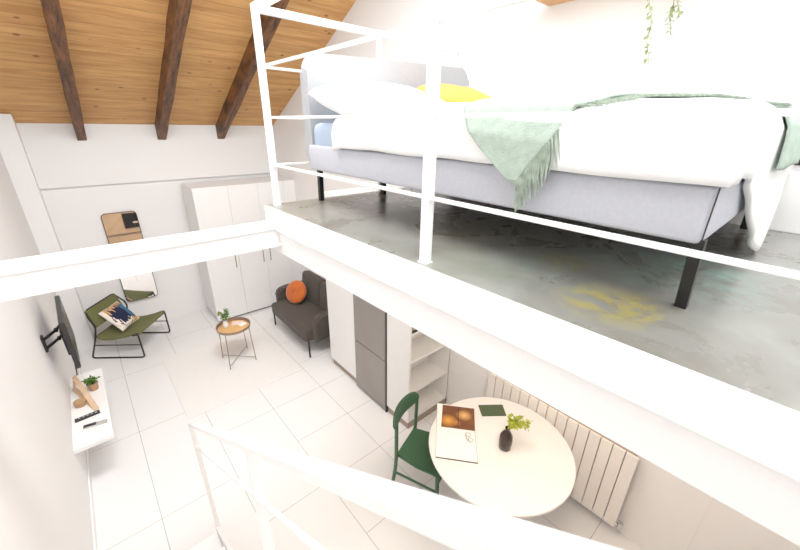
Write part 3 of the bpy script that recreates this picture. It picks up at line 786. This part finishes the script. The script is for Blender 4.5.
# ------------------------------------------------------------------ bed
bd = thing('bed', 'light grey upholstered bed with black legs on the sleeping platform', 'bed', (1.76, 1.1, ZS))
X0, X1, F0, F1 = 1.065, 2.46, .145, 2.035
b = NB(); bx(b, X0, X0+.06, F0, F1, 2.748, 2.885, .012, 3); obj('side_rail', b, 'bedgrey', bd, smooth=True)
b = NB(); bx(b, X1-.06, X1, F0, F1, 2.748, 2.885, .012, 3); obj('side_rail', b, 'bedgrey', bd, smooth=True)
b = NB(); bx(b, X0+.004, X1-.004, F0-.004, F0+.06, 2.751, 2.882, .012, 3); obj('foot_rail', b, 'bedgrey', bd, smooth=True)
b = NB(); tube(b, [(X0+.002, F0-.002, 2.755), (X0+.002, F0-.002, 2.882)], .0016, 6); obj('corner_piping', b, 'stitch', bd)
b = NB(); bx(b, X0+.05, X1-.05, F0+.05, F1, 2.752, 2.80); obj('slat_base', b, 'black', bd)
b = NB(); prism(b, [(x, z+(.05*(x-X0)/1.4 if z > 3 else 0)) for x, z in rrect(X0+.022, X1+.012, 2.735, 3.355, .085, 8)], .085, 'y', F1-.012)
bmesh.ops.bevel(b, geom=[e for e in b.edges if abs(e.verts[0].co.y-e.verts[1].co.y) < 1e-5], offset=.02, segments=3, affect='EDGES')
obj('headboard', b, 'headgrey', bd, smooth=True, angle=50)
for (x, y, xt, yt) in ((1.166, .152, 1.085, .150), (2.43, .185, 2.42, .19), (1.14, 2.055, 1.14, 2.05), (2.43, 2.055, 2.43, 2.05), (1.60, 2.0, 1.60, 2.0)):
    b = NB(); w = .0135
    vs = [[b.verts.new((px+sx*w, py+sy*w, z)) for sx, sy in ((-1, -1), (1, -1), (1, 1), (-1, 1))] for px, py, z in ((x, y, ZS), (xt, yt, 2.76))]
    b.faces.new(list(reversed(vs[0]))); b.faces.new(vs[1])
    for i in range(4): b.faces.new((vs[0][i], vs[0][(i+1) % 4], vs[1][(i+1) % 4], vs[1][i]))
    obj('leg', b, 'black', bd)
b = NB(); bx(b, X0+.022, X1-.022, F0+.02, F1-.01, 2.805, 3.005, .045, 4); obj('mattress', b, 'sheet', bd, smooth=True)

def top(x, y):
    """height of the duvet's top surface"""
    cxr = min(1, max(0, (x-X0)/.45)); cyr = min(1, max(0, (y-F0)/.35)); cxl = min(1, max(0, (X1-x)/.4))
    puff = .062*(cxr*(2-cxr))**.7*(.5+.5*cyr)*(.35+.65*cxl)
    w = .012*noise.noise((x*3.1, y*3.3, 1.7))+.006*noise.noise((x*8, y*7, 4.2))
    return 3.028+puff+w*min(1, cxr*2+.2)
def hang(a, r=.045):
    if a <= 0: return 0, 0
    if a < r*PI/2: return r*math.sin(a/r), r*(1-math.cos(a/r))
    return r, r+(a-r*PI/2)
DU0, DU1 = X0+.03, X1-.03
DV0, DV1 = F0+.03, 1.72
def duvet(u, v):
    # arc parameters across and along
    yv = v
    x_l, x_r = -.20, 0.16
    au = (DU0+x_l) + (DU1+x_r-DU0-x_l)*u
    # foot drop length varies across the bed
    xx = min(max(au, DU0), DU1)
    t = (xx-DU0)/(DU1-DU0)
    foot = .17+.36*max(0, math.sin(PI*min(t/1.36, 1)))**2.0
    av = (DV0-foot)+(DV1-(DV0-foot))*v
    yy_ = min(max(av, DV0), DV1+.0)
    side = top(DU0, yy_)-2.888+.026+.008*noise.noise((yy_*4, 2.2, 0))
    la = (DU0-au)/.20*side
    ox1, dz1 = hang(la); ox2, dz2 = hang(au-DU1)
    oy, dz3 = hang(DV0-av)
    k = .55 if (dz1 > 0 and dz3 > 0) else 1
    x = xx-ox1+ox2; y = av if av > DV0 else DV0-oy
    z = top(xx, yy_)-max(dz1, dz2, dz3)
    if dz1 > .05: x -= .010*noise.noise((yy_*6, z*5, 3))+.004
    if dz3 > .05: y -= .012*noise.noise((xx*7, z*4, 8))+.006+.034*max(0, 1-abs(t-.62)/.45)*min(1, dz3/.3)
    # rounded end toward the pillows
    e = min(1, (1-v)/.04)
    z -= .018*(1-e)
    return Vector((x, y, max(z, 2.575)))
b = NB(); grid(b, 70, 80, duvet)
dv_ = obj('duvet', b, 'duvet', None, smooth=True, angle=180, solid=.012)
tag(dv_, 'white duvet spread over the grey bed and hanging past its foot', 'duvet')

# pillows: long white pillow at the head, mustard pillow behind
def pillow_at(name, w, h, t, loc, rot, m, label, wr=.02, seed=0):
    b = NB(); superpillow(b, w, h, t, 18, .5, None, wr, seed)
    o = obj(name, b, m, None, smooth=True, angle=180); o.location = loc; o.rotation_euler = rot
    return tag(o, label, 'pillow')
pillow_at('pillow', .74, .46, .19, (1.40, 1.735, 3.115), (math.radians(13), math.radians(-2), 0), 'duvet', 'plump white pillow against the headboard at the railing side of the bed')
pillow_at('mustard_pillow', .47, .42, .13, (1.97, 1.69, 3.165), (math.radians(14), math.radians(4), math.radians(-25)), 'yellow', 'mustard yellow pillow on the bed beside the white pillow')

# throw
def lerp2(P, t):
    n = len(P)-1; i = min(int(t*n), n-1); f = t*n-i
    return Vector(P[i]).lerp(Vector(P[i+1]), f)
XS = X0-.028
def onbed(x, y, d=.016):
    return Vector((x, y, top(min(max(x, DU0), DU1), max(y, DV0))+d))
Lc = [(XS, .655, 2.845), (XS, .745, 2.915), (XS, .83, 2.985), (1.085, .90, None), (1.25, .97, None), (1.5, 1.13, None), (1.8, 1.33, None), (2.1, 1.52, None), (2.4, 1.70, None)]
Rc = [(XS, .625, 2.842), (XS, .585, 2.90), (XS, .54, 2.96), (1.085, .50, None), (1.24, .475, None), (1.36, .43, None), (1.45, .35, None), (1.52, .26, None), (1.60, .19, None)]
def fixz(P):
    out = []
    for x, y, z in P: out.append(Vector((x, y, z)) if z is not None else onbed(x, y))
    return out
Lc, Rc = fixz(Lc), fixz(Rc)
def throwf(u, v):
    a, c = lerp2(Lc, u), lerp2(Rc, u)
    p = a.lerp(c, v)
    if p.x > 1.084:
        q = onbed(p.x, p.y, .014+.008*noise.noise((p.x*9, p.y*14, 2))+.003)
        return q
    p.x -= .010+.012*abs(noise.noise((p.y*16, p.z*3, 5)))*min(1, (3.02-p.z)*12)
    return p
b = NB(); grid(b, 64, 26, throwf)
tw = obj('throw_blanket', b, 'sage', None, smooth=True, angle=180, solid=.008)
tag(tw, 'sage green fringed throw draped diagonally over the white duvet', 'blanket')
b = NB(); rf = random.Random(5)
for k in range(72):
    u = k/71
    p = throwf(u, 1.0)
    if u < .36:
        ln = .095
        q = [p, p+Vector((-.006, -.012, -ln*.4)), p+Vector((-.004+rf.uniform(-.004, .004), -.02+rf.uniform(-.01, .01), -ln))]
    else:
        ln = .07
        dr = Vector((-.75, -.8, 0)).normalized()
        q = []
        for s in (0, .5, 1):
            e = p+dr*ln*s
            if e.y < DV0: e = Vector((e.x, DV0-.045-.01, top(e.x, DV0)-(DV0-e.y)+.01))
            else: e = onbed(e.x, e.y, .014)
            e.x += rf.uniform(-.006, .006)*s; q.append(e)
    tube(b, q, .0042, 5, r1=.0022)
fg = obj('fringe', b, 'sage_fringe', tw, smooth=True)
# part of the throw that falls over the foot of the bed at the far corner
b = NB()
def fall(u, v):
    x = 1.56+.42*v
    t_ = (x-DU0)/(DU1-DU0)
    oy_ = .066+.034*max(0, 1-abs(t_-.62)/.45)*min(1, u*1.2)
    y = DV0-oy_-.004*noise.noise((x*9, u*3, 1))
    zt_ = top(min(x, DU1), DV0)+.012
    if u < .2:
        t = u/.2; return Vector((x, DV0+.04-(.04+.066)*math.sin(t*PI/2), zt_-.06*(1-math.cos(t*PI/2))))
    return Vector((x, y, zt_-.06-(u-.2)*.15))
grid(b, 14, 10, fall); obj('foot_fall', b, 'sage', tw, smooth=True, angle=180, solid=.008)

# ------------------------------------------------------------------ wall shelf with trailing plant, small black fixture
ws = thing('picture_ledge', 'warm wooden shelf on the white wall high above the bed', 'shelf', (XR, 1.1, 3.73))
b = NB(); bx(b, XR-.18, XR, .55, 1.575, 3.757, 3.785, .004); obj('board', b, 'shelfwood', ws)
for y in (.75, 1.4):
    b = NB(); bx(b, XR-.12, XR, y, y+.02, 3.785, 3.82); obj('bracket', b, 'shelfwood', ws)
tp = thing('trailing_plant', 'trailing pale green plant hanging down the white wall from the wooden shelf', 'plant', (XR-.09, .85, 3.786))
b = NB(); lathe(b, [(.05, 0), (.065, .11), (.06, .112), (.05, .09), (.001, .09)], (XR-.09, .85, 3.786), 20, True, False); obj('pot', b, 'ceramic', tp, smooth=True)
rp = random.Random(21)
for (y, zb, hv) in ((.905, 3.33, 11), (.80, 3.47, 13), (.78, 3.55, 12)):
    b = NB(); pts = [Vector((XR-.09, .85, 3.86)), Vector((XR-.17, .5*(y+.85), 3.88)), Vector((XR-.20, y, 3.80))]
    k = 8
    for j in range(1, k+1): pts.append(Vector((XR-.195+.08*j/k+.01*math.sin(j*1.7), y-.06*j/k*(1 if y > .9 else .4)+.008*math.cos(j*2.1), 3.80-(3.80-zb)*j/k)))
    tube(b, pts, .0018, 5)
    for j in range(2, len(pts)-1):
        for q in range(5):
            p = pts[j].lerp(pts[j+1], rp.random())
            leaf(b, p, (rp.uniform(-1, 1), rp.uniform(-1, 1), rp.uniform(-1.2, .2)), (0, rp.uniform(-1, 1), 1), .032, .017)
    obj('strand', b, 'leaf_pale', tp)
so = thing('wall_fixture', 'small black wall fixture on the white wall past the foot of the bed', 'fixture', (XR, .10, 2.88))  # exact kind of this black fixture is unknown
b = NB(); bx(b, XR-.012, XR, .065, .115, 2.845, 2.895, .003); obj('wall_plate', b, 'black', so)
b = NB(); tube(b, [(XR-.01, .09, 2.87), (XR-.07, .09, 2.872)], .006, 8); lathe(b, [(.012, -.02), (.016, .02)], (XR-.075, .09, 2.872), 12); obj('fixture_head', b, 'black', so, smooth=True)

# ------------------------------------------------------------------ lights
def area(name, loc, target, size, size_y, power, col=(1, 1, 1), spread=180):
    l = bpy.data.lights.new(name, 'AREA'); l.shape = 'RECTANGLE'; l.size = size; l.size_y = size_y; l.energy = power; l.color = col; l.spread = math.radians(spread)
    o = bpy.data.objects.new(name, l); COL.objects.link(o); o.location = loc
    o.rotation_euler = (Vector(target)-Vector(loc)).to_track_quat('-Z', 'Y').to_euler()
    return o
area('fill_roof_left', (.37, 0, rb(0)-.05), (.2, 2.2, 0), 1.1, 1.7, 56, (.985, .99, 1))  # added area fill in place of daylight through the guessed left opening
area('fill_roof_right', (1.77, 0, rb(0)-.05), (1.8, 1.6, 2.5), 1.1, 1.7, 44, (.98, .99, 1))  # second added fill under the roof, brightens the platform and bed
area('fill_high', (.75, 2.3, 4.75), (.75, 4.0, 0), 2.0, 1.2, 150, (.98, .99, 1), 140)  # added fill hung below the ridge to brighten the lower room
area('fill_back', (1.0, -1.45, 3.6), (1.1, 3, 2.9), 2.4, 1.3, 24, (1, 1, 1))  # added fill behind the camera; the back wall has no window
area('dining_ceiling_light', (1.75, 1.0, 2.34), (1.85, 1.0, 0), .9, .9, 20, (1, .80, .62))
area('fill_kitchen', (1.3, .35, 2.25), (1.0, -.35, .3), .4, .4, 20, (1, .82, .66))  # added warm fill that tints the kitchen unit for its mirror image
area('fill_living_warm', (1.5, 4.6, 2.9), (1.5, 4.7, 0), .5, .5, 5, (1, .80, .62))  # added warm fill over the sofa area, no fitting there

w = bpy.data.worlds.new('daylight'); SC.world = w; w.use_nodes = True
bg = w.node_tree.nodes['Background']; bg.inputs['Color'].default_value = (.95, .98, 1, 1); bg.inputs['Strength'].default_value = 1.1

# ------------------------------------------------------------------ camera
yaw, pit_, roll = .72365, .394529, .01596
cy_, sy_ = math.cos(yaw), math.sin(yaw)
f = Vector((sy_*math.cos(pit_), cy_*math.cos(pit_), -math.sin(pit_)))
r = Vector((cy_, -sy_, 0)); u = r.cross(f)
r2_ = r*math.cos(roll)+u*math.sin(roll); u2_ = -r*math.sin(roll)+u*math.cos(roll)
cam = bpy.data.cameras.new('camera'); co = bpy.data.objects.new('camera', cam); COL.objects.link(co)
mw = Matrix(((*r2_, 0), (*u2_, 0), (*(-f), 0), (0, 0, 0, 1))).transposed(); mw.translation = (0, 0, 3)
co.matrix_world = mw
cam.sensor_width = 36; cam.sensor_fit = 'HORIZONTAL'; cam.lens = 360.31/800*36
cam.clip_start = .02; cam.clip_end = 100
cam.dof.use_dof = True; cam.dof.focus_distance = 3.2; cam.dof.aperture_fstop = 6.3
SC.camera = co
SC.view_settings.view_transform = 'Standard'
SC.view_settings.look = 'None'
SC.view_settings.exposure = -0.33
SC.view_settings.gamma = 1.1
try:
    SC.cycles.use_denoising = True
    SC.cycles.max_bounces = 10; SC.cycles.diffuse_bounces = 6
except Exception: pass
